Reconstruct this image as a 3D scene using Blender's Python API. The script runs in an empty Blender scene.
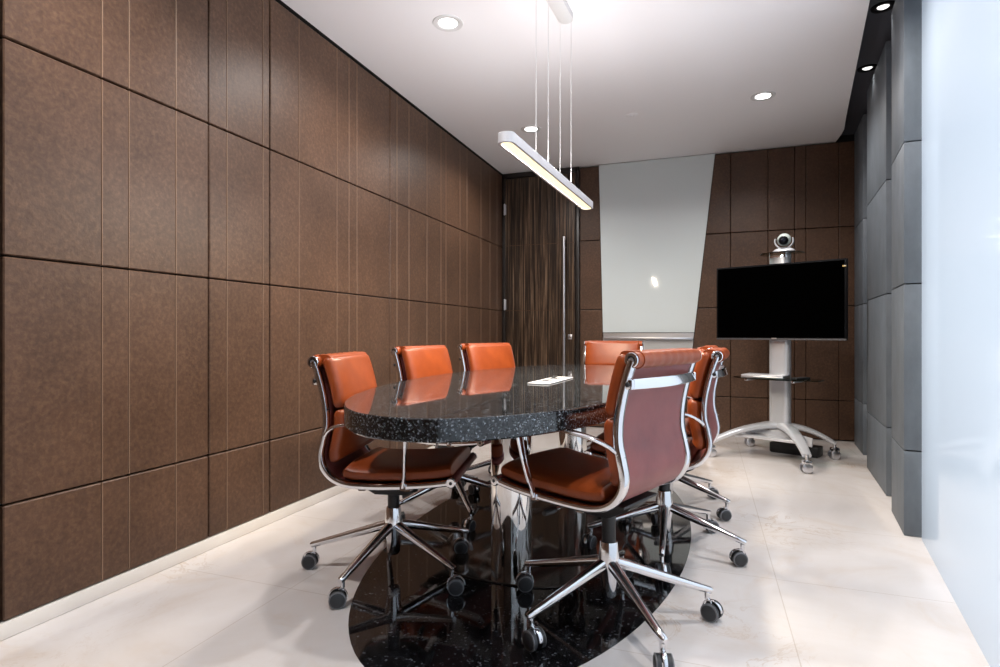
import bpy, bmesh, math, random
from math import sin, cos, pi, radians, sqrt, hypot
from mathutils import Vector, Matrix
random.seed(7)
scene = bpy.context.scene
COL = scene.collection

# ------------------------------------------------------------------ materials
def new_mat(name):
    m = bpy.data.materials.new(name); m.use_nodes = True
    nt = m.node_tree
    return m, nt, nt.nodes['Principled BSDF'], nt.nodes['Material Output']

def srgb(r, g, b):
    f = lambda v: (v/255/12.92) if v/255 <= .04045 else ((v/255+.055)/1.055)**2.4
    return (f(r), f(g), f(b), 1)

def simple(name, col, rough=.5, metal=0., coat=0., spec=.5, coat_rough=.05):
    m, nt, p, o = new_mat(name)
    p.inputs['Base Color'].default_value = col if len(col) == 4 else (*col, 1)
    p.inputs['Roughness'].default_value = rough
    p.inputs['Metallic'].default_value = metal
    p.inputs['Coat Weight'].default_value = coat
    p.inputs['Coat Roughness'].default_value = coat_rough
    p.inputs['Specular IOR Level'].default_value = spec
    return m

def noise_node(nt, vec, scale, detail=4, rough=.6, dist=0.):
    n = nt.nodes.new('ShaderNodeTexNoise')
    n.inputs['Scale'].default_value = scale; n.inputs['Detail'].default_value = detail
    n.inputs['Roughness'].default_value = rough; n.inputs['Distortion'].default_value = dist
    nt.links.new(vec, n.inputs['Vector']); return n

def coords(nt, scale=(1, 1, 1)):
    g = nt.nodes.new('ShaderNodeTexCoord')
    mp = nt.nodes.new('ShaderNodeMapping'); mp.inputs['Scale'].default_value = scale
    nt.links.new(g.outputs['Object'], mp.inputs['Vector'])
    return mp.outputs['Vector']

def ramp(nt, fac, stops):
    r = nt.nodes.new('ShaderNodeValToRGB'); e = r.color_ramp.elements
    while len(e) < len(stops): e.new(.5)
    for k, (p, c) in enumerate(stops):
        e[k].position = p; e[k].color = c if len(c) == 4 else (*c, 1)
    nt.links.new(fac, r.inputs['Fac']); return r.outputs['Color']

def mix(nt, fac, a, b, mode='MIX'):
    n = nt.nodes.new('ShaderNodeMix'); n.data_type = 'RGBA'; n.blend_type = mode
    for sock, v in ((n.inputs[0], fac), (n.inputs[6], a), (n.inputs[7], b)):
        if isinstance(v, (int, float)): sock.default_value = v
        elif isinstance(v, tuple): sock.default_value = v if len(v) == 4 else (*v, 1)
        else: nt.links.new(v, sock)
    return n.outputs[2]

def bump(nt, p, height, strength, distance=.01):
    b = nt.nodes.new('ShaderNodeBump')
    b.inputs['Strength'].default_value = strength; b.inputs['Distance'].default_value = distance
    nt.links.new(height, b.inputs['Height']); nt.links.new(b.outputs['Normal'], p.inputs['Normal'])

def wall_leather():
    m, nt, p, o = new_mat('brown_embossed_panel')
    v = coords(nt)
    n1 = noise_node(nt, v, 62, 4, .6, .25)
    n2 = noise_node(nt, v, 3.5, 3)
    c1 = ramp(nt, n1.outputs['Fac'], [(.25, (.066, .034, .021)), (.50, (.092, .049, .030)), (.78, (.142, .080, .046))])
    c2 = ramp(nt, n2.outputs['Fac'], [(.3, (.82, .82, .82)), (.7, (1.12, 1.12, 1.12))])
    nt.links.new(mix(nt, 1., c1, c2, 'MULTIPLY'), p.inputs['Base Color'])
    p.inputs['Roughness'].default_value = .42
    p.inputs['Specular IOR Level'].default_value = .32
    bump(nt, p, n1.outputs['Fac'], .10, .01)
    return m

def leather(name, dark, mid, light, rough=.35):
    m, nt, p, o = new_mat(name)
    v = coords(nt)
    n1 = noise_node(nt, v, 9, 4, .6)
    n2 = noise_node(nt, v, 260, 2, .5)
    nt.links.new(ramp(nt, n1.outputs['Fac'], [(.25, dark), (.5, mid), (.78, light)]), p.inputs['Base Color'])
    p.inputs['Roughness'].default_value = rough
    p.inputs['Specular IOR Level'].default_value = .5
    bump(nt, p, n2.outputs['Fac'], .15, .002)
    return m

def marble_floor():
    m, nt, p, o = new_mat('cream_marble_tiles')
    v = coords(nt)
    n1 = noise_node(nt, v, 1.3, 6, .6, 1.2)
    n2 = noise_node(nt, v, 3.2, 8, .62, 2.2)
    base = ramp(nt, n1.outputs['Fac'], [(.28, (.66, .58, .52)), (.45, (.72, .675, .65)), (.7, (.77, .74, .73))])
    vein = ramp(nt, n2.outputs['Fac'], [(.485, (0, 0, 0)), (.5, (1, 1, 1)), (.515, (0, 0, 0))])
    patch = ramp(nt, noise_node(nt, v, .9, 2).outputs['Fac'], [(.48, (0, 0, 0)), (.64, (.8, .8, .8))])
    vm = mix(nt, 1., vein, patch, 'MULTIPLY')
    cloud = ramp(nt, noise_node(nt, v, 2.1, 6, .65, 1.6).outputs['Fac'], [(.55, (0, 0, 0)), (.75, (.6, .6, .6))])
    c = mix(nt, vm, mix(nt, cloud, base, (.66, .54, .44)), (.50, .36, .25))
    # joints: lines every .865 m in X and .70 m in Y
    sep = nt.nodes.new('ShaderNodeSeparateXYZ'); nt.links.new(v, sep.inputs[0])
    def joint(sock, off, period, w):
        a = nt.nodes.new('ShaderNodeMath'); a.operation = 'SUBTRACT'; nt.links.new(sock, a.inputs[0]); a.inputs[1].default_value = off
        b = nt.nodes.new('ShaderNodeMath'); b.operation = 'PINGPONG'; nt.links.new(a.outputs[0], b.inputs[0]); b.inputs[1].default_value = period/2
        d = nt.nodes.new('ShaderNodeMath'); d.operation = 'LESS_THAN'; nt.links.new(b.outputs[0], d.inputs[0]); d.inputs[1].default_value = w
        return d.outputs[0]
    j = nt.nodes.new('ShaderNodeMath'); j.operation = 'MAXIMUM'
    nt.links.new(joint(sep.outputs['X'], .258, .865, .0016), j.inputs[0]); nt.links.new(joint(sep.outputs['Y'], 2.46, .71, .0016), j.inputs[1])
    jj = nt.nodes.new('ShaderNodeMath'); jj.operation = 'MULTIPLY'; nt.links.new(j.outputs[0], jj.inputs[0]); jj.inputs[1].default_value = .55
    c = mix(nt, jj.outputs[0], c, (.48, .40, .33))
    nt.links.new(c, p.inputs['Base Color'])
    p.inputs['Roughness'].default_value = .16
    p.inputs['Specular IOR Level'].default_value = .45
    return m

def granite(name, base, flake, scale, thr, rough):
    m, nt, p, o = new_mat(name)
    v = coords(nt)
    vo = nt.nodes.new('ShaderNodeTexVoronoi'); vo.inputs['Scale'].default_value = scale
    nt.links.new(v, vo.inputs['Vector'])
    wn = nt.nodes.new('ShaderNodeSeparateColor'); nt.links.new(vo.outputs['Color'], wn.inputs[0])
    vo2 = nt.nodes.new('ShaderNodeTexVoronoi'); vo2.inputs['Scale'].default_value = scale*.42
    nt.links.new(v, vo2.inputs['Vector'])
    wn2 = nt.nodes.new('ShaderNodeSeparateColor'); nt.links.new(vo2.outputs['Color'], wn2.inputs[0])
    c1 = ramp(nt, wn.outputs[0], [(0, base), (thr, tuple(x*1.7 for x in base)), (min(.99, thr+.12), flake)])
    c2 = ramp(nt, wn2.outputs[1], [(.0, (.6, .6, .6)), (.8, (1.1, 1.1, 1.12)), (.97, (1.7, 1.75, 1.8))])
    n = noise_node(nt, v, 30, 3)
    c3 = ramp(nt, n.outputs['Fac'], [(.3, (.5, .5, .5)), (.7, (1.3, 1.3, 1.3))])
    nt.links.new(mix(nt, 1., mix(nt, 1., c1, c2, 'MULTIPLY'), c3, 'MULTIPLY'), p.inputs['Base Color'])
    p.inputs['Roughness'].default_value = rough
    p.inputs['IOR'].default_value = 1.62
    return m

def ebony():
    m, nt, p, o = new_mat('striped_ebony_veneer')
    v = coords(nt, (60, 60, 1.1))
    v2 = coords(nt, (18, 18, .35))
    n1 = noise_node(nt, v, 1.0, 5, .7, .25)
    n2 = noise_node(nt, v2, 1.0, 3, .6, .2)
    c1 = ramp(nt, n1.outputs['Fac'], [(.38, (.008, .006, .005)), (.5, (.050, .030, .019)), (.60, (.19, .125, .08)), (.68, (.36, .27, .19))])
    c2 = ramp(nt, n2.outputs['Fac'], [(.35, (.35, .35, .35)), (.65, (1.25, 1.2, 1.15))])
    nt.links.new(mix(nt, 1., c1, c2, 'MULTIPLY'), p.inputs['Base Color'])
    p.inputs['Roughness'].default_value = .28
    return m

def slate():
    m, nt, p, o = new_mat('blue_grey_wall_block')
    v = coords(nt, (1, 1, .5))
    n1 = noise_node(nt, v, 9, 6, .65)
    nt.links.new(ramp(nt, n1.outputs['Fac'], [(.3, (.088, .104, .120)), (.7, (.125, .144, .165))]), p.inputs['Base Color'])
    p.inputs['Roughness'].default_value = .55
    bump(nt, p, n1.outputs['Fac'], .08, .01)
    return m

def frosted():
    m, nt, p, o = new_mat('frosted_glass_face')
    nt.nodes.remove(p)
    t = nt.nodes.new('ShaderNodeBsdfTranslucent'); t.inputs['Color'].default_value = (.84, .91, 1.0, 1)
    d = nt.nodes.new('ShaderNodeBsdfDiffuse'); d.inputs['Color'].default_value = (.62, .68, .76, 1)
    g = nt.nodes.new('ShaderNodeBsdfGlossy'); g.inputs['Roughness'].default_value = .06
    lw = nt.nodes.new('ShaderNodeLayerWeight'); lw.inputs['Blend'].default_value = .5
    pw = nt.nodes.new('ShaderNodeMath'); pw.operation = 'POWER'; nt.links.new(lw.outputs['Facing'], pw.inputs[0]); pw.inputs[1].default_value = 5
    fr = nt.nodes.new('ShaderNodeMath'); fr.operation = 'MULTIPLY_ADD'; nt.links.new(pw.outputs[0], fr.inputs[0]); fr.inputs[1].default_value = .8; fr.inputs[2].default_value = .04
    m1 = nt.nodes.new('ShaderNodeMixShader'); m1.inputs[0].default_value = .35
    m2 = nt.nodes.new('ShaderNodeMixShader')
    nt.links.new(t.outputs[0], m1.inputs[1]); nt.links.new(d.outputs[0], m1.inputs[2])
    nt.links.new(fr.outputs[0], m2.inputs[0]); nt.links.new(m1.outputs[0], m2.inputs[1]); nt.links.new(g.outputs[0], m2.inputs[2])
    nt.links.new(m2.outputs[0], o.inputs['Surface'])
    return m

def clear_glass(name, tint=(.8, .92, .88), mixf=.85):
    m, nt, p, o = new_mat(name)
    nt.nodes.remove(p)
    t = nt.nodes.new('ShaderNodeBsdfTransparent'); t.inputs['Color'].default_value = (*tint, 1)
    g = nt.nodes.new('ShaderNodeBsdfGlossy'); g.inputs['Roughness'].default_value = .02
    fr = nt.nodes.new('ShaderNodeFresnel'); fr.inputs['IOR'].default_value = 1.5
    ms = nt.nodes.new('ShaderNodeMixShader')
    nt.links.new(fr.outputs[0], ms.inputs[0]); nt.links.new(t.outputs[0], ms.inputs[1]); nt.links.new(g.outputs[0], ms.inputs[2])
    nt.links.new(ms.outputs[0], o.inputs['Surface'])
    return m

def emit(name, col, strength):
    m, nt, p, o = new_mat(name)
    p.inputs['Base Color'].default_value = (.9, .9, .9, 1)
    p.inputs['Emission Color'].default_value = (*col, 1)
    p.inputs['Emission Strength'].default_value = strength
    return m

M = dict(
    panel=wall_leather(),
    leather=leather('saddle_leather', (.235, .042, .008), (.28, .052, .010), (.35, .070, .014), .36),
    sling=leather('burgundy_sling_leather', (.20, .048, .046), (.245, .062, .058), (.29, .078, .070), .36),
    chrome=simple('polished_aluminium', (.82, .82, .84), .10, 1.),
    satin=simple('satin_aluminium', (.66, .66, .69), .32, 1.),
    steel=simple('mirror_steel', (.80, .78, .76), .04, 1.),
    bronze=simple('dark_mirror_plate', (.10, .085, .075), .08, .6),
    black=simple('black_plastic', (.012, .012, .013), .45),
    wheel=simple('charcoal_wheel', (.030, .032, .036), .5),
    crease_glint=simple('painted_crease_highlight', (.25, .155, .10), .4),
    rim=simple('grey_tread', (.16, .165, .175), .35),
    lensdim=emit('spotlight_lens', (1., .98, .95), .9),
    gap=simple('dark_joint', (.006, .005, .005), .8),
    floor=marble_floor(),
    table=granite('dark_granite_top', (.013, .014, .015), (.17, .185, .20), 240, .80, .035),
    inlay=granite('black_granite_inlay', (.006, .006, .007), (.07, .075, .08), 170, .90, .05),
    ebony=ebony(),
    door_edge=simple('dark_door_frame', (.018, .014, .012), .35),
    slate=slate(),
    soffit=simple('dark_grey_soffit', (.055, .058, .072), .6),
    ceiling=simple('white_ceiling_paint', (.94, .93, .95), .6),
    plain=simple('pale_wall_paint', (.55, .52, .50), .7),
    skirting=simple('cream_stone_skirting', (.78, .74, .69), .25),
    frosted=frosted(),
    paneglass=clear_glass('clear_pane_back', (.95, .98, 1)),
    shelfglass=clear_glass('tinted_shelf_glass', (.62, .74, .70)),
    board=simple('back_painted_glass', (.69, .745, .745), .05, 0, .0, .5),
    boardlow=simple('white_lacquer', (.72, .73, .73), .3),
    lampbody=simple('pale_grey_lamp_housing', (.60, .60, .63), .4),
    diffuser=emit('warm_diffuser', (1., .82, .42), .75),
    lens=emit('downlight_lens', (1., .98, .95), 6.0),
    white=simple('white_plastic', (.78, .78, .78), .35),
    screen=simple('black_tv_screen', (.0005, .0005, .0005), .5, 0, 0, .0),
    bezel=simple('gloss_black_bezel', (.005, .005, .006), .45, 0, 0, .08),
    silver=simple('silver_grey_paint', (.68, .69, .72), .3, .4),
    lenseye=simple('camera_lens_glass', (.01, .012, .02), .04),
    green=simple('pale_green_grey', (.45, .5, .47), .35),
    gold=simple('yellow_sticker', (.75, .52, .15), .5),
)

# ------------------------------------------------------------------ mesh helpers
class MB:
    """collects shapes and links them as ONE mesh object"""
    def __init__(s): s.v = []; s.f = []; s.mi = []; s.mats = []
    def mat(s, m):
        if m not in s.mats: s.mats.append(m)
        return s.mats.index(m)
    def add(s, vs, fs, m):
        k = len(s.v); i = s.mat(m)
        s.v += [tuple(v) for v in vs]
        for f in fs: s.f.append([k+j for j in f]); s.mi.append(i)
    def bm(s, bm, m, mtx=None):
        bm.verts.index_update()
        s.add([(mtx @ v.co if mtx else v.co) for v in bm.verts], [[v.index for v in f.verts] for f in bm.faces], m); bm.free()
    def box(s, c, d, m, bevel=0., seg=2, mtx=None):
        b = bmesh.new(); bmesh.ops.create_cube(b, size=1)
        for v in b.verts: v.co = Vector((c[0]+v.co.x*d[0], c[1]+v.co.y*d[1], c[2]+v.co.z*d[2]))
        if bevel: bmesh.ops.bevel(b, geom=b.edges[:], offset=bevel, segments=seg, profile=.5, affect='EDGES')
        s.bm(b, m, mtx)
    def prism(s, poly, lo, hi, axis, m, bevel=0.):
        """poly in the two other axes (cyclic order), extruded along axis"""
        n = len(poly)
        def P(a, b, t):
            return {'x': (t, a, b), 'y': (a, t, b), 'z': (a, b, t)}[axis]
        b = bmesh.new()
        A = [b.verts.new(P(p[0], p[1], lo)) for p in poly]; B = [b.verts.new(P(p[0], p[1], hi)) for p in poly]
        b.faces.new(A); b.faces.new(B[::-1])
        for i in range(n): b.faces.new((A[i], B[i], B[(i+1) % n], A[(i+1) % n]))
        bmesh.ops.recalc_face_normals(b, faces=b.faces[:])
        if bevel: bmesh.ops.bevel(b, geom=b.edges[:], offset=bevel, segments=2, profile=.5, affect='EDGES')
        s.bm(b, m)
    def loft(s, loops, m, caps=True, closed=False):
        n = len(loops[0]); vs = [p for l in loops for p in l]; fs = []
        L = len(loops)
        for i in range(L if closed else L-1):
            a, b = i*n, ((i+1) % L)*n
            for j in range(n): fs.append((a+j, a+(j+1) % n, b+(j+1) % n, b+j))
        if caps and not closed:
            fs.append(tuple(range(n))[::-1]); fs.append(tuple((L-1)*n+j for j in range(n)))
        s.add(vs, fs, m)
    def lathe(s, prof, m, c=(0, 0, 0), axis='z', n=24):
        """prof: (r, h) pairs"""
        loops = []
        for r, h in prof:
            l = []
            for k in range(n):
                a = 2*pi*k/n; x, y = max(r, 1e-5)*cos(a), max(r, 1e-5)*sin(a)
                l.append({'z': (c[0]+x, c[1]+y, c[2]+h), 'y': (c[0]+y, c[1]+h, c[2]+x), 'x': (c[0]+h, c[1]+x, c[2]+y)}[axis])
            loops.append(l)
        s.loft(loops, m)
    def sweep(s, path, w, h, m, side=None, power=2., n=12, closed=False):
        """sweep a superellipse (w across 'side', h across the third axis); w, h may be lists of half sizes"""
        pts = [Vector(p) for p in path]; L = len(pts); loops = []
        for i, p in enumerate(pts):
            if closed: t = pts[(i+1) % L]-pts[i-1]
            else: t = pts[min(i+1, L-1)]-pts[max(i-1, 0)]
            t.normalize()
            sd = Vector(side[i] if isinstance(side, list) else side) if side else Vector((0, 0, 1))
            u = (sd - t*sd.dot(t)).normalized(); q = t.cross(u).normalized()
            ww = w[i] if isinstance(w, (list, tuple)) else w; hh = h[i] if isinstance(h, (list, tuple)) else h
            l = []
            for k in range(n):
                a = 2*pi*(k+.5)/n; ca, sa = cos(a), sin(a)
                x = math.copysign(abs(ca)**(2/power), ca); y = math.copysign(abs(sa)**(2/power), sa)
                l.append(p + u*(ww*x) + q*(hh*y))
            loops.append(l)
        s.loft(loops, m, closed=closed)
    def build(s, name, parent=None, smooth=35):
        me = bpy.data.meshes.new(name); me.from_pydata(s.v, [], s.f)
        for m in s.mats: me.materials.append(m)
        me.polygons.foreach_set('material_index', s.mi)
        b = bmesh.new(); b.from_mesh(me); bmesh.ops.recalc_face_normals(b, faces=b.faces[:]); b.to_mesh(me); b.free()
        me.polygons.foreach_set('use_smooth', [True]*len(me.polygons))
        me.set_sharp_from_angle(angle=radians(smooth)); me.update()
        o = bpy.data.objects.new(name, me); COL.objects.link(o)
        if parent: o.parent = parent
        return o

def one(name, parent, fn, **kw):
    b = MB(); fn(b); return b.build(name, parent, **kw)

def tag(o, label=None, cat=None, group=None, kind=None):
    if label: o['label'] = label
    if cat: o['category'] = cat
    if group: o['group'] = group
    if kind: o['kind'] = kind
    return o

def thing(name, label, cat, loc=(0, 0, 0), rz=0., group=None):
    o = bpy.data.objects.new(name, None); COL.objects.link(o)
    o.location = loc; o.rotation_euler = (0, 0, rz); o.empty_display_size = .1
    return tag(o, label, cat, group)

def copy_tree(o, parent=None):
    c = o.copy(); COL.objects.link(c)
    if parent: c.parent = parent
    for ch in [x for x in bpy.data.objects if x.parent == o]: copy_tree(ch, c)
    return c

def spline(pts, per=6):
    """Catmull-Rom through the points (tuples of any size)"""
    P = [pts[0]]+list(pts)+[pts[-1]]; out = []
    for i in range(1, len(P)-2):
        for k in range(per):
            t = k/per; a, b, c, d = P[i-1], P[i], P[i+1], P[i+2]
            out.append(tuple(.5*((2*b[j])+(-a[j]+c[j])*t+(2*a[j]-5*b[j]+4*c[j]-d[j])*t*t+(-a[j]+3*b[j]-3*c[j]+d[j])*t**3) for j in range(len(b))))
    out.append(tuple(pts[-1])); return out

# ------------------------------------------------------------------ setting
XL, YB, ZC, YF = -2.07, 5.81, 2.68, -1.3          # left wall, back wall, ceiling, wall behind the camera
J = (.39, 1.205, 1.90)                             # horizontal joints of the panelling
XR = 1.32

tag(one('floor', None, lambda b: b.box((-.1, 2.2, -.05), (4.6, 8.0, .1), M['floor'])), 'cream marble tiled floor', 'floor', kind='structure')

# elliptical black granite panel laid into the floor under the table
def ellipse(cx, cy, a, b, n=96, p=2.):
    out = []
    for k in range(n):
        t = 2*pi*k/n; c, s_ = cos(t), sin(t)
        out.append((cx+a*math.copysign(abs(c)**(2/p), c), cy+b*math.copysign(abs(s_)**(2/p), s_)))
    return out
tag(one('floor_inlay', None, lambda b: b.prism(ellipse(-.735, 2.80, .67, 1.45), -.02, .0015, 'z', M['inlay'])),
    'polished black granite oval set into the floor under the table', 'floor inlay', kind='structure')

# left wall: leather panels over a dark backing
def left_wall(b):
    b.box((XL-.09, 2.2, 1.40), (.1, 8.0, 2.9), M['gap'])
    ys = [(-1.3, 1), (-.6, 1), (.1, 0), (.55, 1), (1.147, 1), (1.461, 0), (1.564, 0), (1.769, 0), (1.936, 1), (2.037, 0), (2.263, 0), (2.312, 1), (2.53, 0), (2.867, 0),
          (2.989, 0), (3.074, 0), (3.473, 1), (3.569, 0), (3.744, 0), (4.033, 0), (4.286, 0), (4.383, 0), (4.675, 0), (4.834, 0), (5.181, 0), (5.428, 0), (5.635, 0), (5.80, 1)]
    zs = [(.054, 1), (J[0]+.03, 1), (J[1], 1), (J[2]-.01, 1), (2.667, 1)]
    for (y0, k0), (y1, k1) in zip(ys, ys[1:]):
        a0 = y0+(.0035 if k0 else .0003); a1 = y1-(.0035 if k1 else .0003)
        for (z0, _), (z1, _) in zip(zs, zs[1:]):
            c0, c1 = z0+.003, z1-.003
            b.box((XL-.012, (a0+a1)/2, (c0+c1)/2), (.024, a1-a0, c1-c0), M['panel'], .004, 1)
            if not k1: b.box((XL-.005, y1+.0012, (c0+c1)/2), (.012, .0036, c1-c0-.002), M['crease_glint'], .001, 1)   # pale strip painting a highlight along the panel crease
tag(one('wall_left', None, left_wall, smooth=15), 'brown leather panelled wall on the left', 'wall', kind='structure')
tag(one('baseboard_left', None, lambda b: b.box((XL-.012, 2.25, .027), (.034, 7.1, .052), M['skirting'], .003)),
    'cream stone skirting under the left panels', 'skirting', kind='structure')

# back wall: panels either side of the board
BR = lambda z: .081+(z-2.672)*(.19/1.722)            # the board's right edge
BL = lambda z: -1.026-(z-2.66)*(.040/1.69)           # the board's left edge
def back_wall(b):
    b.box((-.3, YB+.09, 1.40), (4.2, .1, 2.9), M['gap'])
    zs = [.008, J[0]-.03, J[1], J[2]+.012, ZC-.012]
    for z0, z1 in zip(zs, zs[1:]):
        c0, c1 = z0+.0035, z1-.0035
        def poly(p): b.prism(p, YB, YB+.035, 'y', M['panel'], .004)
        poly([(-1.222, c0), (BL(c0)-.004, c0), (BL(c1)-.004, c1), (-1.222, c1)])
        poly([(BR(c0)+.004, c0), (.216, c0), (.216, c1), (BR(c1)+.004, c1)])
        xs = [.218, .54, .76, .854, 1.116, 1.24, 1.40]
        for x0, x1 in zip(xs, xs[1:]):
            poly([(x0+.002, c0), (x1-.002, c0), (x1-.002, c1), (x0+.002, c1)])
tag(one('wall_back', None, back_wall, smooth=15), 'brown leather panelled back wall', 'wall', kind='structure')
# right wall: stepped blue-grey blocks with dark joints, then frosted glass towards the camera
def right_wall(b):
    b.prism([(1.16, 3.17), (1.50, 3.17), (1.50, 5.95), (1.36, 5.95)], 0, 2.78, 'z', M['slate'])
    blocks = [[(.883, 3.195), (1.2, 3.165), (1.3, 3.60), (.940, 3.605)],
              [(1.000, 3.94), (1.3, 3.91), (1.4, 4.72), (1.081, 4.72)],
              [(1.165, 5.20), (1.4, 5.17), (1.5, 5.70), (1.212, 5.70)]]
    zs = [0, .405, 1.195, 1.868, 2.69]
    for bl in blocks:
        for z0, z1 in zip(zs, zs[1:]):
            b.prism(bl, z0+.003, z1-.003, 'z', M['slate'], .002)
        cx = sum(p[0] for p in bl)/4; cy = sum(p[1] for p in bl)/4
        b.prism([(cx+(p[0]-cx)*.93, cy+(p[1]-cy)*.93) for p in bl], 0, 2.69, 'z', M['gap'])
tag(one('wall_right', None, right_wall), 'stepped blue-grey stone block wall on the right', 'wall', kind='structure')

GX = lambda y: .945-(3.164-y)*.154
def glass(b):
    y0, y1 = -1.3, 3.164
    o = .012
    A, B_ = (GX(y0), y0), (GX(y1), y1)
    vs = [(A[0], A[1], 0), (B_[0], B_[1], 0), (B_[0], B_[1], 2.78), (A[0], A[1], 2.78),
          (A[0]+o, A[1], 0), (B_[0]+o, B_[1], 0), (B_[0]+o, B_[1], 2.78), (A[0]+o, A[1], 2.78)]
    b.add(vs, [(0, 3, 2, 1)], M['frosted'])
    b.add(vs, [(4, 5, 6, 7), (0, 1, 5, 4), (3, 7, 6, 2), (1, 2, 6, 5), (0, 4, 7, 3)], M['paneglass'])
tag(one('window_1', None, glass), 'frosted glass partition along the right side', 'glass partition', kind='structure')

tag(one('wall_front', None, lambda b: b.box((-.5, YF-.05, 1.40), (3.6, .1, 2.9), M['panel'])), 'brown leather wall behind the camera', 'wall', kind='structure')

# white ceiling, and the dark strip between it and the right wall
CX = lambda y: .795+(y-3.413)*.1415
def ceil(b):
    pts = [(XL+.006, YF), (CX(YF), YF)]+[(CX(y), y) for y in (0, 1.5, 3.0, 4.5, 5.2)]+[(1.095, 5.5), (1.10, 5.65), (1.095, YB+.04), (XL+.006, YB+.04)]
    b.prism(pts, ZC, ZC+.06, 'z', M['ceiling'])
    b.box((XL-.04, 2.25, ZC+.03), (.09, 7.2, .06), M['gap'])
tag(one('ceiling', None, ceil), 'white plaster ceiling', 'ceiling', kind='structure')
tag(one('ceiling_soffit', None, lambda b: b.box((-.2, 2.25, ZC+.04), (4.2, 7.3, .03), M['soffit'])) , 'dark grey ceiling strip beside the right wall', 'ceiling', kind='structure')
bpy.data.objects['ceiling_soffit'].location.z = .03

# door in the back wall
door = tag(one('door_1', None, lambda b: (b.box((-1.648, YB-.002, 1.315), (.758, .05, 2.60), M['ebony'], .002),), smooth=15), 'dark striped ebony door', 'door', kind='structure')
def door_frame(b):
    b.box((-2.047, YB+.0, 1.33), (.036, .07, 2.66), M['door_edge'], .003)
    b.box((-1.243, YB+.0, 1.33), (.040, .07, 2.66), M['door_edge'], .003)
    b.box((-1.645, YB+.0, 2.648), (.84, .07, .05), M['door_edge'], .003)
one('door_frame', door, door_frame)
def door_lines(b):
    for z in (J[1], J[2]): b.box((-1.648, YB-.0275, z), (.756, .002, .005), M['panel'])
one('inlay_strip', door, door_lines)
def pull(b):
    b.lathe([(.0, .52), (.014, .52), (.015, .525), (.015, 1.948), (.014, 1.954), (.0, 1.954)], M['satin'], (-1.372, YB-.085, 0))
    for z in (.62, 1.85): b.lathe([(.009, -.085), (.009, -.025)], M['satin'], (-1.372, YB, z), "y", 12)
one('door_handle', door, pull)
def lockp(b):
    b.box((-1.320, YB-.030, .925), (.042, .008, .05), M['satin'], .002)
    b.lathe([(.0, -.046), (.010, -.046), (.011, -.034)], M['chrome'], (-1.320, YB, .925), 'y', 16)
one('lock_plate', door, lockp)
for z in (1.27, 2.29):
    one('hinge', door, lambda b: (b.lathe([(0, z-.06), (.008, z-.06), (.008, z+.06), (0, z+.06)], M['satin'], (-2.034, YB-.04, 0), n=12), b.box((-2.034, YB-.031, z), (.03, .008, .11), M['satin'], .001)))

# glass writing board between the panels
bd = thing('glass_whiteboard', 'tall tapered pale grey glass writing board set between the brown back panels', 'whiteboard', (0, 0, 0))
bd.location = (-.53, YB, .06)
def loc(o): o.location = (.53, -YB, -.06); return o
loc(one('board_panel', bd, lambda b: b.prism([(BL(.97), .97), (BR(.97), .97), (BR(2.675), 2.675), (BL(2.675), 2.675)], YB-.006, YB+.034, 'y', M['board'], .002), smooth=15))
def ledge(b):
    b.prism([(BL(.9)+.002, .905), (BR(.9)-.002, .905), (BR(.965)-.002, .965), (BL(.965)+.002, .965)], YB+.004, YB+.034, 'y', M['satin'])
    b.box((-.545, YB-.035, .905), (.86, .08, .006), M['satin'], .002)
    b.box((-.545, YB-.074, .912), (.86, .004, .018), M['satin'], .001)
loc(one('pen_ledge', bd, ledge))
loc(one('lower_panel', bd, lambda b: b.prism([(BL(.062), .062), (BR(.062), .062), (BR(.90), .90), (BL(.90), .90)], YB-.004, YB+.034, 'y', M['boardlow'], .002), smooth=15))

# ------------------------------------------------------------------ lights in the ceiling
def downlight_mesh(root, dark=False):
    def ring(b):
        b.lathe([(.052, .004), (.052, -.002), (.060, -.006), (.082, -.005), (.086, 0.), (.086, .004)], M['satin' if dark else 'white'], n=40)
    one('trim_ring', root, ring)
    one('lens', root, lambda b: b.lathe([(.0, -.001), (.051, -.001), (.051, .003), (0., .003)], M['lens'], n=40))
def spot(name, x, y, z, power, col=(1, .955, .92), size=125, rad=.05):
    l = bpy.data.lights.new(name, 'SPOT'); l.energy = power; l.color = col; l.spot_size = radians(size); l.spot_blend = .7; l.shadow_soft_size = rad
    o = bpy.data.objects.new(name, l); COL.objects.link(o); o.location = (x, y, z); l.spot_size = radians(min(size+30, 165)) if size > 100 else l.spot_size; return o

DL = [(-1.344, 2.872, 'white round recessed ceiling light above the middle of the left wall'),
      (-1.384, 4.597, 'white round recessed ceiling light behind the hanging lamp, near the door'),
      (.388, 4.53, 'white round recessed ceiling light in front of the television stand'),
      (-1.40, 1.15, 'white round recessed ceiling light out of view near the left wall'),  # this one and the next two are unseen, added to light the room
      (.10, 1.15, 'white round recessed ceiling light out of view near the frosted glass'),
      (.388, 2.85, 'white round recessed ceiling light out of view above the right row of chairs')]
first = None
for i, (x, y, lab) in enumerate(DL):
    if first is None:
        first = thing('ceiling_light', lab, 'ceiling light', (x, y, ZC), 0, 'recessed lights in the white ceiling'); downlight_mesh(first)
    else:
        o = copy_tree(first); o.location = (x, y, ZC); o['label'] = lab
    spot('downlight_lamp', x, y, ZC-.02, 46 if i != 3 else 60)
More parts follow.
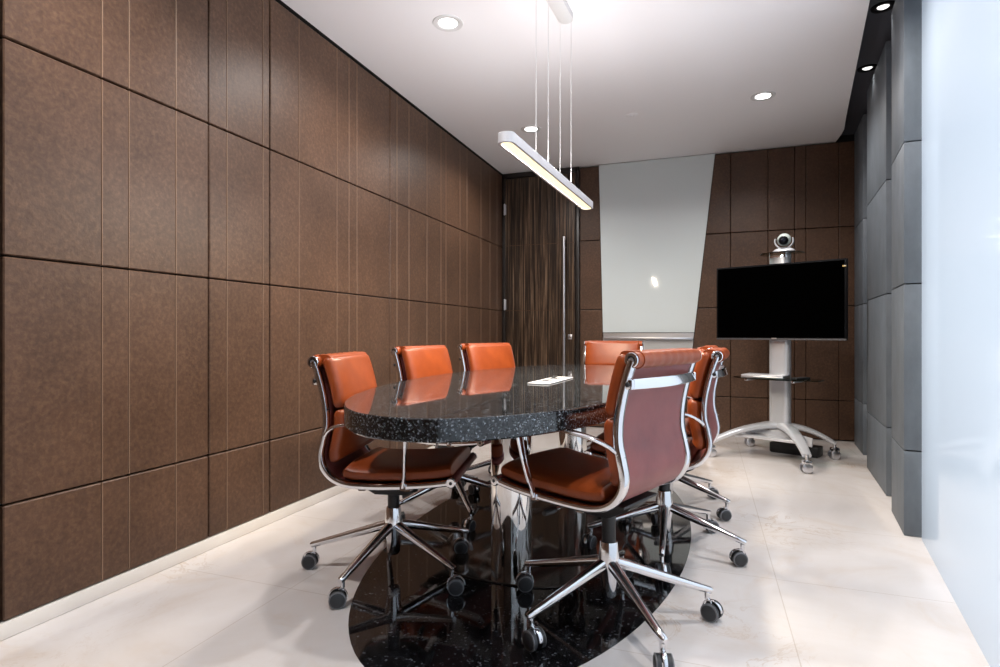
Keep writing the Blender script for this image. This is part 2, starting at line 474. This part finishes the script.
# two dark-rimmed spots in the dark strip
SL = [(.905, 3.62, 'small dark-rimmed spotlight in the dark ceiling strip, nearer the camera'),
      (1.015, 4.42, 'small dark-rimmed spotlight in the dark ceiling strip, farther from the camera')]
def gimbal(root):
    one('trim_ring', root, lambda b: b.lathe([(.034, .01), (.034, -.004), (.040, -.008), (.056, -.006), (.060, 0.), (.060, .01)], M['bezel'], n=32))
    one('lens', root, lambda b: b.lathe([(.0, -.004), (.024, -.004), (.033, .003), (0., .006)], M['lensdim'], n=32))
g0 = None
for x, y, lab in SL:
    if g0 is None:
        g0 = thing('ceiling_spotlight', lab, 'spotlight', (x, y, ZC+.055), 0, 'spotlights in the dark ceiling strip'); gimbal(g0)
    else:
        o = copy_tree(g0); o.location = (x, y, ZC+.055); o['label'] = lab
    spot('strip_spot_lamp', x, y, ZC+.035, 1, (1, .95, .9), 90, .03)
sm = thing('smoke_detector', 'faint flush white detector disc in the ceiling beyond the hanging lamp', 'detector', (-.548, 4.573, ZC))
one('cover', sm, lambda b: b.lathe([(0, -.006), (.035, -.006), (.045, -.003), (.048, 0), (.048, .002), (0, .002)], M['ceiling'], n=32))
one('sensor', sm, lambda b: b.lathe([(0, -.012), (.012, -.011), (.016, -.005), (0, -.004)], M['ceiling'], n=20))

# ------------------------------------------------------------------ hanging lamp
LA, LB = Vector((-.759, 2.14, 0)), Vector((-.683, 3.50, 0))
mid = (LA+LB)/2; ang = math.atan2(LB.y-LA.y, LB.x-LA.x); LL = (LB-LA).length
lz = 1.725
pend = thing('pendant_lamp', 'long slim pale grey linear lamp hanging by thin cables over the table', 'pendant lamp', (mid.x, mid.y, lz), ang)
def stadium(L, r, n=12):
    h = L/2-r
    return [(h+r*cos(t), r*sin(t)) for t in [(-pi/2+pi*k/n) for k in range(n+1)]]+[(-h+r*cos(t), r*sin(t)) for t in [(pi/2+pi*k/n) for k in range(n+1)]]
def housing(b):
    o, i_ = stadium(LL, .036), stadium(LL-.024, .025)
    loops = [[(x, y, z) for x, y in p] for p, z in ((i_, .012), (i_, 0), (o, 0), (o, .040), (stadium(LL-.004, .034), .042), (stadium(LL-.1, .002), .042))]
    b.loft(loops, M['lampbody'])
one('housing', pend, housing)
one('diffuser', pend, lambda b: b.prism(stadium(LL-.025, .0245), .003, .010, 'z', M['diffuser']))
for lx in (-.205, .185):
    for ly in (-.0305, .0305):
        one('cable', pend, lambda b: (b.lathe([(.0014, .042), (.0014, ZC-.02-lz)], M['white'], (lx, ly, 0), n=8), b.lathe([(.004, .041), (.004, .05), (.0015, .056)], M['chrome'], (lx, ly, 0), n=12)))
one('ceiling_canopy', pend, lambda b: b.prism(stadium(.47, .040), ZC-.035-lz, ZC-.001-lz, 'z', M['white'], .003)).location = (-.01, 0, 0)
one('top_diffuser', pend, lambda b: b.prism(stadium(LL-.1, .02), .0415, .043, 'z', M['diffuser']))
for sd in (-1, 1):                                   # added fill lights above the lamp, tilted outward to brighten the ceiling
    wl = bpy.data.lights.new('added_ceiling_fill', 'AREA'); wl.shape = 'RECTANGLE'; wl.size = LL-.12; wl.size_y = .03; wl.energy = 8.0; wl.color = (1, .96, .96)
    wo = bpy.data.objects.new('added_ceiling_fill', wl); COL.objects.link(wo); wo.location = (mid.x-sd*.03*sin(ang), mid.y+sd*.03*cos(ang), lz+.050)
    wo.rotation_euler = (Matrix.Rotation(ang, 3, 'Z') @ Matrix.Rotation(pi-sd*radians(66), 3, 'X')).to_euler()
ul = bpy.data.lights.new('pendant_uplight', 'AREA'); ul.shape = 'RECTANGLE'; ul.size = LL-.12; ul.size_y = .04; ul.energy = .35; ul.color = (1, .98, .94)
ulo = bpy.data.objects.new('pendant_uplight', ul); COL.objects.link(ulo); ulo.location = (mid.x, mid.y, lz+.047); ulo.rotation_euler = (pi, 0, -ang)
al = bpy.data.lights.new('pendant_light', 'AREA'); al.shape = 'RECTANGLE'; al.size = LL-.06; al.size_y = .034; al.energy = 24; al.color = (1, .86, .66)
alo = bpy.data.objects.new('pendant_light', al); COL.objects.link(alo); alo.location = (mid.x, mid.y, lz+.002); alo.rotation_euler = (0, 0, ang)

# ------------------------------------------------------------------ table
TZ, TT = .735, .065
TC = (-.775, 2.72)
tb = thing('conference_table', 'oval dark speckled granite conference table on mirror steel pedestals', 'table', (TC[0], TC[1], 0))
def top(b):
    def ring(d, z): return [(x, y, z) for x, y in ellipse(0, 0, .60-d, 1.38-d, 128)]
    b.loft([ring(.004, TZ-TT), ring(0, TZ-TT+.004), ring(0, TZ-.004), ring(.0015, TZ-.0012), ring(.004, TZ)], M['table'])
one('tabletop', tb, top, smooth=20)
for y in (2.20, 3.33):
    p = one('pedestal', tb, lambda b: b.lathe([(.0, .008), (.084, .008), (.084, TZ-TT)], M['steel'], (0.03, y-TC[1], 0), n=48))
one('base_plate', tb, lambda b: b.prism(ellipse(.03, .05, .40, .72, 80, 3.), .0015, .008, 'z', M['bronze'], .002), smooth=15)

pb = thing('power_box', 'flat white cable and socket box set in the far part of the tabletop', 'table socket box', (-.688, 2.625, TZ), radians(87))
def pbx(b): b.box((0, 0, .003), (.40, .10, .006), M['white'], .002)
one('cover_plate', pb, pbx)
for sx in (-.075, .045):
    one('socket', pb, lambda b: (b.box((sx, 0, .007), (.075, .06, .004), M['satin'], .0015), b.box((sx, 0, .0095), (.045, .03, .002), M['black'])))
one('flap', pb, lambda b: b.box((.14, .03, .009), (.05, .018, .008), M['black'], .002))

# ------------------------------------------------------------------ chairs
PROF = [(.290, .423), (.20, .410), (.08, .401), (-.04, .398), (-.115, .404), (-.168, .428), (-.199, .468), (-.208, .512), (-.199, .562), (-.188, .613),
        (-.189, .675), (-.201, .743), (-.218, .806), (-.236, .857)]
PC = spline(PROF, 6)
def arclen(P):
    s_ = [0]
    for a, b in zip(P, P[1:]): s_.append(s_[-1]+hypot(b[0]-a[0], b[1]-a[1]))
    return s_
AL = arclen(PC)
def at_s(t):
    t = min(max(t, 0), AL[-1])
    for i in range(len(AL)-1):
        if AL[i+1] >= t:
            k = (t-AL[i])/(AL[i+1]-AL[i]); a, b = PC[i], PC[i+1]
            p = (a[0]+(b[0]-a[0])*k, a[1]+(b[1]-a[1])*k)
            i0, i1 = max(i-1, 0), min(i+2, len(PC)-1)
            dx, dz = PC[i1][0]-PC[i0][0], PC[i1][1]-PC[i0][1]; L = hypot(dx, dz)
            return p, (dx/L, dz/L)
def s_where(test):
    for p, s_ in zip(PC, AL):
        if test(p): return s_
    return AL[-1]
SB = s_where(lambda p: p[0] < -.12)                 # end of the flat seat
def inner(t, off):                                  # a point off the sling on the sitter's side (up / forward)
    p, d = at_s(t); return (p[0]+d[1]*off, p[1]-d[0]*off)
HW = .2115

def pad(b, t0, t1, w, lift, thick, m, power=4.5, n=28, steps=26, end=.022):
    loops = []; L = t1-t0
    ts = [0]; 
    for k in range(1, 8): ts.append(end*(1-cos(pi/2*k/7)))
    ts += [end+(L-2*end)*k/steps for k in range(1, steps)]
    ts += [L-end*(1-cos(pi/2*k/7)) for k in range(7, -1, -1)]
    for t in ts:
        e = min(t, L-t)
        k = 1. if e >= end else sqrt(max(1-(1-e/end)**2, 0))
        k = .12+.88*k
        hw = w-(1-k)*.012
        l = []
        for j in range(n):
            a = 2*pi*j/n; ca, sa = cos(a), sin(a)
            y = hw*math.copysign(abs(ca)**(2/power), ca)
            h = math.copysign(abs(sa)**(2/3.2), sa)*.5*thick*k
            crown = .006*(1-(y/w)**2) if h > 0 else 0
            p = inner(t0+t, lift+thick/2+h+crown)
            l.append((p[0], y, p[1]))
        loops.append(l)
    b.loft(loops, m)

def caster_parts(root, ang_, k):
    R = .330; sw = radians((35, -50, 120, 10, -80)[k])
    c = thing_loc = (R*cos(ang_), R*sin(ang_))
    def hood(b):
        b.lathe([(.0, .102), (.0085, .102), (.0085, .066), (.0, .066)], M['chrome'], (0, 0, 0), n=14)
        pts = [(.033*cos(t)-.016, 0, .0325+.0335*sin(t)) for t in [radians(x) for x in range(-25, 191, 12)]]
        b.sweep(pts, .0065, .0022, M['chrome'], (0, 1, 0), 4, 8)
        b.sweep([(-.016, 0, .036), (0, 0, .062)], [.006, .008], [.010, .012], M['chrome'], (0, 1, 0), 3, 10)
    h = one('caster', root, hood); h.location = (c[0], c[1], 0); h.rotation_euler = (0, 0, ang_+sw)
    for sy in (-1, 1):
        def wh(b):
            b.lathe([(.0, .0275*sy), (.012, .0275*sy), (.022, .0262*sy), (.0265, .024*sy), (.0295, .020*sy), (.0295, .0095*sy), (.026, .0085*sy), (0, .0085*sy)][::sy], M['wheel'], (-.016, 0, .0300), 'y', 28)
            b.lathe([(.0268, .0245*sy), (.0300, .0232*sy), (.0303, .0212*sy), (.0275, .0205*sy)][::sy], M['rim'], (-.016, 0, .0303), 'y', 28)
        one('wheel', h, wh)

def make_chair():
    root = thing('office_chair', 'x', 'chair')
    up = []
    U = lambda o: (up.append(o), o)[1]
    for sy in (1, -1):
        path = [(x, sy*HW, z) for x, z in PC]
        def fr(b):
            b.sweep(path, .0165, .0110, M['chrome'], (0, 1, 0), 4.5, 14)
        U(one('side_frame', root, fr))
    def sling(b):
        n = 16; loops = []
        for t in [AL[-1]*k/60 for k in range(61)]:
            l = []
            for j in range(n+1):
                y = -HW+.006+2*(HW-.006)*j/n; p = inner(t, -.003); l.append((p[0], y, p[1]))
            for j in range(n, -1, -1):
                y = -HW+.006+2*(HW-.006)*j/n; p = inner(t, .004); l.append((p[0], y, p[1]))
            loops.append(l)
        b.loft(loops, M['sling'])
    U(one('sling', root, sling))
    U(one('seat_pad', root, lambda b: pad(b, -.004, SB+.02, .2035, .003, .062, M['leather'], end=.018)))
    s1 = s_where(lambda p: p[0] < 0 and p[1] > .455); s2 = s_where(lambda p: p[0] < 0 and p[1] > .665)
    U(one('lower_back_pad', root, lambda b: pad(b, s1, s2-.003, .2015, .008, .064, M['leather'])))
    U(one('upper_back_pad', root, lambda b: pad(b, s2+.003, AL[-1]+.0, .2015, .008, .066, M['leather'])))
    tx, tz = PC[-1]
    def roll(b):
        prof = [(.0, -HW-.006), (.0235, -HW-.006), (.0235, -HW+.014), (.0245, -HW+.02)]
        prof += [(.0255+.0012*sin(k*1.9), -HW+.02+(2*HW-.04)*k/24) for k in range(25)]
        prof += [(.0245, HW-.02), (.0235, HW-.014), (.0235, HW+.006), (0, HW+.006)]
        b.lathe(prof, M['leather'], (tx, 0, tz), 'y', 24)
        # the leather that laps over the roll into the upper pad
        b.sweep([(tx+.026, -.190, tz+.008), (tx+.026, .190, tz+.008)], .030, .018, M['leather'], (1, 0, 0), 3, 16)
    r = U(one('top_roll', root, roll))
    for sy in (1, -1):
        one('roll_cap', r, lambda b: (b.lathe([(0, HW+.006), (.0215, HW+.006), (.0225, HW+.011), (.020, HW+.0135), (.013, HW+.0135), (.012, HW+.011), (0, HW+.011)][::sy] if sy > 0 else
                                              [(0, -HW-.011), (.012, -HW-.011), (.013, -HW-.0135), (.020, -HW-.0135), (.0225, -HW-.011), (.0215, -HW-.006), (0, -HW-.006)], M['chrome'], (tx, 0, tz), 'y', 24),
                                     b.lathe([(0, sy*(HW+.0115)), (.0125, sy*(HW+.0115)), (.0125, sy*(HW+.0128)), (0, sy*(HW+.0128))], M['black'], (tx, 0, tz), 'y', 20), b.lathe([(0, sy*(HW+.012)), (.0075, sy*(HW+.012)), (.0070, sy*(HW+.0145)), (0, sy*(HW+.0145))], M['satin'], (tx, 0, tz), 'y', 20)))
    fx, fz = PC[0]
    fr_ = U(one('front_roll', root, lambda b: b.lathe([(0, -HW-.012), (.0165, -HW-.012), (.0165, HW+.012), (0, HW+.012)], M['sling'], (fx, 0, fz), 'y', 20)))
    for sy in (1, -1):
        one('roll_cap', fr_, lambda b: (b.lathe([(0, sy*(HW+.008)), (.0185, sy*(HW+.008)), (.0185, sy*(HW+.016)), (.015, sy*(HW+.019)), (0, sy*(HW+.019))], M['chrome'], (fx, 0, fz), 'y', 20),
                                        b.lathe([(0, sy*(HW+.0185)), (.006, sy*(HW+.0185)), (.006, sy*(HW+.0198)), (0, sy*(HW+.0198))], M['black'], (fx, 0, fz), 'y', 14)))
    # bowed bar across the back
    (bx, bz), bd_ = at_s(s_where(lambda p: p[0] < 0 and p[1] > .785))
    def bar(b):
        pts = [(bx-.016-.026*(1-(k/10)**2), .2235*k/10, bz) for k in range(-10, 11)]
        b.sweep(pts, [.0155+.002*(1-abs(k)/10) for k in range(-10, 11)], .0055, M['chrome'], (-bd_[0], 0, bd_[1]), 5, 14)
        for sy in (1, -1): b.box((bx-.012, sy*.2155, bz), (.03, .018, .03), M['chrome'], .004)
    br = U(one('back_stretcher', root, bar))
    for sy in (1, -1):
        one('bracket', br, lambda b: b.lathe([(0, sy*.2245), (.007, sy*.2245), (.007, sy*.229), (.005, sy*.231), (0, sy*.231)], M['black'], (bx-.014, 0, bz), 'y', 16))
    # cross bars under the seat
    def under(b):
        for x in (.12, -.05):
            z = [p for p in PC if p[0] < x][0][1]-.018
            b.sweep([(x, -HW, z+.006), (x, -.12, z-.006), (x, .12, z-.006), (x, HW, z+.006)], .014, .007, M['chrome'], (1, 0, 0), 4, 10)
    U(one('seat_stretcher', root, under))
    # arm loops
    for sy in (1, -1):
        ap = [(-.193, .214, .575), (-.170, .236, .602), (-.128, .260, .625), (-.05, .274, .640), (.03, .278, .645), (.085, .278, .642), (.118, .277, .633), (.133, .275, .612),
              (.134, .271, .580), (.130, .259, .520), (.124, .243, .460), (.118, .232, .425), (.112, .227, .402)]
        P = spline(ap, 6); n = len(P)
        sides = []
        for i, p in enumerate(P):
            a, c = P[max(i-1, 0)], P[min(i+1, n-1)]
            sides.append((0, sy, 0) if True else None)
        wd = [.0075+.0085*min(1, max(0, (i/n-.08)/.15))*(1 if i/n < .6 else max(.35, 1-(i/n-.6)/.25)) for i in range(n)]
        def arm(b):
            b.sweep([(p[0], sy*p[1], p[2]) for p in P], wd, .0062, M['chrome'], sides, 3.2, 12)
            b.sweep([(-.204, sy*.212, .564), (-.190, sy*.219, .580)], .010, .009, M['chrome'], (0, 1, 0), 3, 10)
            b.sweep([(.112, sy*.214, .401), (.113, sy*.234, .404)], .013, .011, M['chrome'], (0, 0, 1), 3, 12)
        U(one('armrest', root, arm))
    # mechanism under the seat
    def mech(b):
        b.prism([(-.055, .322), (.075, .322), (.135, .362), (.150, .386), (-.15, .386), (-.13, .362)], -.058, .058, 'y', M['black'], .006)
        b.box((.0, 0, .388), (.30, .22, .010), M['black'], .003)
        b.lathe([(.024, .322), (.027, .325), (.028, .366), (0, .366)], M['black'], n=24)
    me_ = U(one('tilt_mechanism', root, mech))
    one('lever', me_, lambda b: (b.lathe([(0, .04), (.006, .04), (.006, .19), (0, .19)], M['chrome'], (.06, 0, .362), 'y', 12), b.lathe([(0, .185), (.010, .186), (.012, .20), (.009, .245), (0, .247)], M['black'], (.06, 0, .362), 'y', 14)))
    one('tension_knob', me_, lambda b: b.lathe([(0, .325), (.018, .325), (.021, .330), (.021, .352), (0, .352)], M['black'], (.085, 0, 0), n=20))
    one('gas_column', root, lambda b: b.lathe([(0, .24), (.0135, .24), (.0135, .258), (.0235, .258), (.0245, .375), (0, .375)], M['black'], n=20))
    one('hub', root, lambda b: b.lathe([(0, .068), (.020, .068), (.027, .078), (.029, .13), (.037, .17), (.037, .20), (.032, .225), (.0300, .253), (.0280, .258), (0, .258)], M['chrome'], n=32))
    for k in range(5):
        a = radians(72*k); ca, sa = cos(a), sin(a)
        N = 9
        pts = []; w = []; h = []
        for i in range(N):
            t = i/(N-1); r = .022+(.318)*t; z = .187-.092*t
            pts.append((r*ca, r*sa, z)); w.append(.0185-.0075*t); h.append(.0185-.0075*t)
        pts.append((.345*ca, .345*sa, .0935)); w.append(.008); h.append(.0085)
        one('leg', root, lambda b: b.sweep(pts, w, h, M['chrome'], (-sa, ca, 0), 2.8, 14))
        caster_parts(root, a, k)
    return root, up

LX = 'saddle leather swivel chair'
CH = [  # x, y, heading, seat lift, base turn, label
    (-.310, 1.943, 158.0, .027, 234, 'orange-brown leather swivel chair nearest the camera, its burgundy back and chrome bar facing us'),
    (-.175, 2.655, 175.0, .012, 344, 'orange-brown leather swivel chair seen from the side, right behind the nearest chair'),
    (-.200, 3.290, 177.0, .010, 336, 'mostly hidden leather swivel chair farthest along the glass side of the table'),
    (-1.193, 2.030, 12.5, -.003, 196, 'orange leather swivel chair by the brown wall at the near left end of the table'),
    (-1.280, 2.817, -8.0, .009, 20, 'orange leather swivel chair in the middle of the three along the brown wall'),
    (-1.150, 3.389, -23.0, .015, 60, 'orange leather swivel chair along the brown wall closest to the door'),
    (-.670, 4.180, 270.0, .022, 10, 'orange-brown leather swivel chair at the far head of the table below the writing board'),
]
proto, _up = make_chair()
UPPER = {'side_frame', 'sling', 'seat_pad', 'lower_back_pad', 'upper_back_pad', 'top_roll', 'front_roll', 'back_stretcher', 'seat_stretcher', 'armrest', 'tilt_mechanism'}
BASE = {'leg', 'caster', 'hub', 'gas_column'}
trees = [proto]+[copy_tree(proto) for _ in CH[1:]]
TRAIL = [(325, 285, 335, 60, 205), (200, 30, 120, 250, 290), (205, 20, 90, 150, 300), (200, 212, 25, 200, 90), (40, 150, 200, 310, 260), (300, 80, 10, 190, 140), (60, 110, 230, 330, 20)]
for r, (x, y, hd, dz, bt, lab) in zip(trees, CH):
    r.location = (x, y, 0); r.rotation_euler = (0, 0, radians(hd)); r['label'] = lab; r['group'] = 'leather swivel chairs around the conference table'
    turn = radians(bt-hd)
    for ch in [o for o in bpy.data.objects if o.parent == r]:
        nm = ch.name.split('.')[0]
        if nm in UPPER: ch.location.z += dz; ch.location.x += {0: .028, 3: -.004}.get(trees.index(r), 0)
        elif nm in BASE:
            m = Matrix.Rotation(turn, 4, 'Z'); ch.location = m @ ch.location; ch.rotation_euler.z += turn
            if nm == 'caster':                                   # each caster trails its own way
                k = round(math.degrees(math.atan2(ch.location.y, ch.location.x)-turn)/72) % 5
                ch.rotation_euler.z = radians(TRAIL[trees.index(r)][k]+180-hd)

# ------------------------------------------------------------------ television on its stand
CT = (.545, 4.93)
crz = radians(-26)
st = thing('tv_stand', 'silver wheeled television stand with curved legs and two glass shelves', 'tv stand', (CT[0], CT[1], 0), crz)
def column(b):
    b.sweep([(0, 0, .20), (0, 0, 1.553)], .076, .045, M['silver'], (1, 0, 0), 3.2, 28)
one('column', st, column)
def arm_path(x, y, zend):
    pts = []
    for k in range(13):
        t = k/12
        pts.append((x*t*(1.0), y*(t**1.25 if y < 0 else t), .245-(.245-zend)*t**2.2))
    return pts
for x, y in ((-.375, -.385), (.325, -.42), (.325, .20), (-.335, .25)):
    P = arm_path(x, y, .118)
    sd = Vector((-y, x, 0)).normalized()
    one('leg', st, lambda b: b.sweep(P, [.060-.030*k/12 for k in range(13)], [.026-.010*k/12 for k in range(13)], M['silver'], tuple(sd), 3, 16))
    def cas(b):
        b.lathe([(0, .128), (.011, .128), (.011, .085), (0, .085)], M['chrome'], n=14)
        b.box((0, 0, .070), (.050, .058, .040), M['chrome'], .008)
    c = one('caster', st, cas); c.location = (x, y, 0); c.rotation_euler = (0, 0, radians(26+20))
    for sy in (-1, 1):
        one('wheel', c, lambda b: b.lathe([(0, sy*.031), (.028, sy*.031), (.036, sy*.026), (.036, sy*.014), (0, sy*.012)], M['satin'], (-.004, 0, .0365), 'y', 24))
one('base_panel', st, lambda b: b.prism([(-.30, -.05), (-.28, -.20), (.2, -.20), (.24, -.05)], .150, .170, 'z', M['silver'], .004))
one('front_apron', st, lambda b: b.sweep([(-.30, -.13, .160), (-.15, -.075, .172), (0, -.055, .178), (.13, -.075, .172), (.27, -.13, .160)], .034, .006, M['silver'], (0, 0, 1), 4, 12))
def shelf(b):
    poly = []
    for k in range(21):
        t = -1+2*k/20; poly.append((.02+.31*t, -.28+.10*t*t))
    poly += [(.33, -.06), (.12, .02), (-.08, .02), (-.29, -.06)]
    b.prism(poly, .612, .620, 'z', M['shelfglass'])
one('lower_shelf', st, shelf)
def shelf_arms(b):
    for x in (-.17, .17):
        b.box((x, -.13, .602), (.025, .20, .014), M['satin'], .003)
        b.lathe([(0, .598), (.012, .598), (.012, .610), (0, .610)], M['chrome'], (x, -.22, 0), n=16)
    b.box((0, -.045, .602), (.36, .03, .014), M['satin'], .003)
one('shelf_bracket', st, shelf_arms)
def top_shelf(b):
    poly = [(.02+.15*cos(radians(a)), -.05+.10*sin(radians(a))) for a in range(180, 361, 9)]+[(.17, .03), (-.13, .03)]
    b.prism(poly, 1.574, 1.582, 'z', M['shelfglass'])
one('upper_shelf', st, top_shelf)
one('column_cap', st, lambda b: b.sweep([(0, 0, 1.551), (0, 0, 1.574)], .078, .048, M['chrome'], (1, 0, 0), 3.2, 28))
one('tv_mount', st, lambda b: b.box((0, -.055, 1.20), (.42, .03, .36), M['black'], .004))

def stand_pt(x, y, z):
    return (CT[0]+x*cos(crz)-y*sin(crz), CT[1]+x*sin(crz)+y*cos(crz), z)
tv = thing('television', 'black flat screen television mounted on the silver stand', 'television', stand_pt(.018, -.105, 1.202), radians(-23.5))
def tvb(b):
    b.box((0, .004, 0), (.935, .04, .585), M['bezel'], .004)
    b.box((0, .025, -.02), (.62, .03, .40), M['black'], .012)
one('body', tv, tvb)
one('screen', tv, lambda b: b.box((0, -.0165, .004), (.905, .003, .552), M['screen']))
one('lower_trim', tv, lambda b: b.box((0, -.0168, -.285), (.93, .004, .012), simple('grey_trim', (.12, .12, .13), .35, .6)))
one('maker_badge', tv, lambda b: b.box((-.02, -.019, -.2795), (.036, .001, .006), M['satin']))
one('sticker', tv, lambda b: (b.box((.452, -.0185, .238), (.024, .001, .010), M['gold']), b.box((.456, -.0192, .2405), (.014, .001, .004), M['white'])))

cam_t = thing('conference_camera', 'small silver ball conference camera on the glass shelf above the television', 'video camera', stand_pt(.045, -.045, 1.582), radians(-14))
one('base', cam_t, lambda b: b.loft([[(x*sx, y*sx, z) for x, y in ellipse(0, 0, .080, .055, 32, 3)] for sx, z in ((1, 0), (1, .012), (.8, .026), (.5, .036), (.34, .04))], M['silver']))
one('yoke', cam_t, lambda b: b.sweep([(.064*cos(radians(a)), 0, .090+.058*sin(radians(a))) for a in range(160, 381, 10)], .022, .006, M['silver'], (0, 1, 0), 3, 12))
def ball(b):
    b.lathe([(.0001+.050*sin(pi*k/16), -.050*cos(pi*k/16)) for k in range(17)], M['green'], (0, 0, .098), 'y', 28)
    b.lathe([(0, -.060), (.020, -.060), (.030, -.052), (.034, -.040), (.034, -.03)], M['bezel'], (0, 0, .090), 'y', 24)
one('camera_head', cam_t, ball)
one('lens', cam_t, lambda b: b.lathe([(0, -.066), (.010, -.065), (.017, -.061), (.018, -.055), (0, -.055)], M['lenseye'], (0, 0, .090), 'y', 20))

lp = thing('closed_laptop', 'slim silver closed laptop lying on the lower glass shelf of the stand', 'laptop', stand_pt(-.055, -.150, .6202), crz+radians(6))
one('base', lp, lambda b: b.box((0, 0, .009), (.30, .21, .016), M['satin'], .004))
one('lid', lp, lambda b: b.box((0, 0, .0215), (.30, .21, .008), M['silver'], .003))
rc = thing('remote_control', 'small black remote control on the glass shelf right of the laptop', 'remote control', stand_pt(.20, -.15, .6202), crz+radians(70))
one('body', rc, lambda b: b.box((0, 0, .008), (.15, .045, .016), M['black'], .005))
one('button_pad', rc, lambda b: b.box((.02, 0, .0165), (.06, .03, .002), M['wheel'], .0008))
bx = thing('floor_box', 'low black box standing on the floor behind the stand legs', 'box', stand_pt(.05, .19, 0), crz)
one('case', bx, lambda b: b.box((0, 0, .042), (.36, .13, .076), M['black'], .008))
one('foot_strip', bx, lambda b: b.box((0, 0, .003), (.34, .115, .006), M['wheel']))

# ------------------------------------------------------------------ daylight behind the frosted glass, world, camera
w = bpy.data.worlds.new('World'); scene.world = w; w.use_nodes = True
w.node_tree.nodes['Background'].inputs[0].default_value = (.86, .93, 1, 1); w.node_tree.nodes['Background'].inputs[1].default_value = 2.45

cd = bpy.data.cameras.new('Camera'); cam = bpy.data.objects.new('Camera', cd); COL.objects.link(cam)
cd.sensor_width = 36; cd.lens = 570/1000*36; cd.clip_start = .02
cam.location = (0, 0, .96); cam.rotation_euler = (radians(90), 0, math.atan2(206, 570))
scene.camera = cam

vs = scene.view_settings
scene.display_settings.display_device = 'sRGB'
vs.view_transform = 'Standard'; vs.look = 'None'; vs.exposure = .74; vs.gamma = 1.; vs.use_curve_mapping = False
cy = scene.cycles
cy.use_denoising = True; cy.max_bounces = 10; cy.diffuse_bounces = 5; cy.glossy_bounces = 6; cy.transparent_max_bounces = 12
cy.sample_clamp_indirect = 6; cy.caustics_reflective = False; cy.caustics_refractive = False
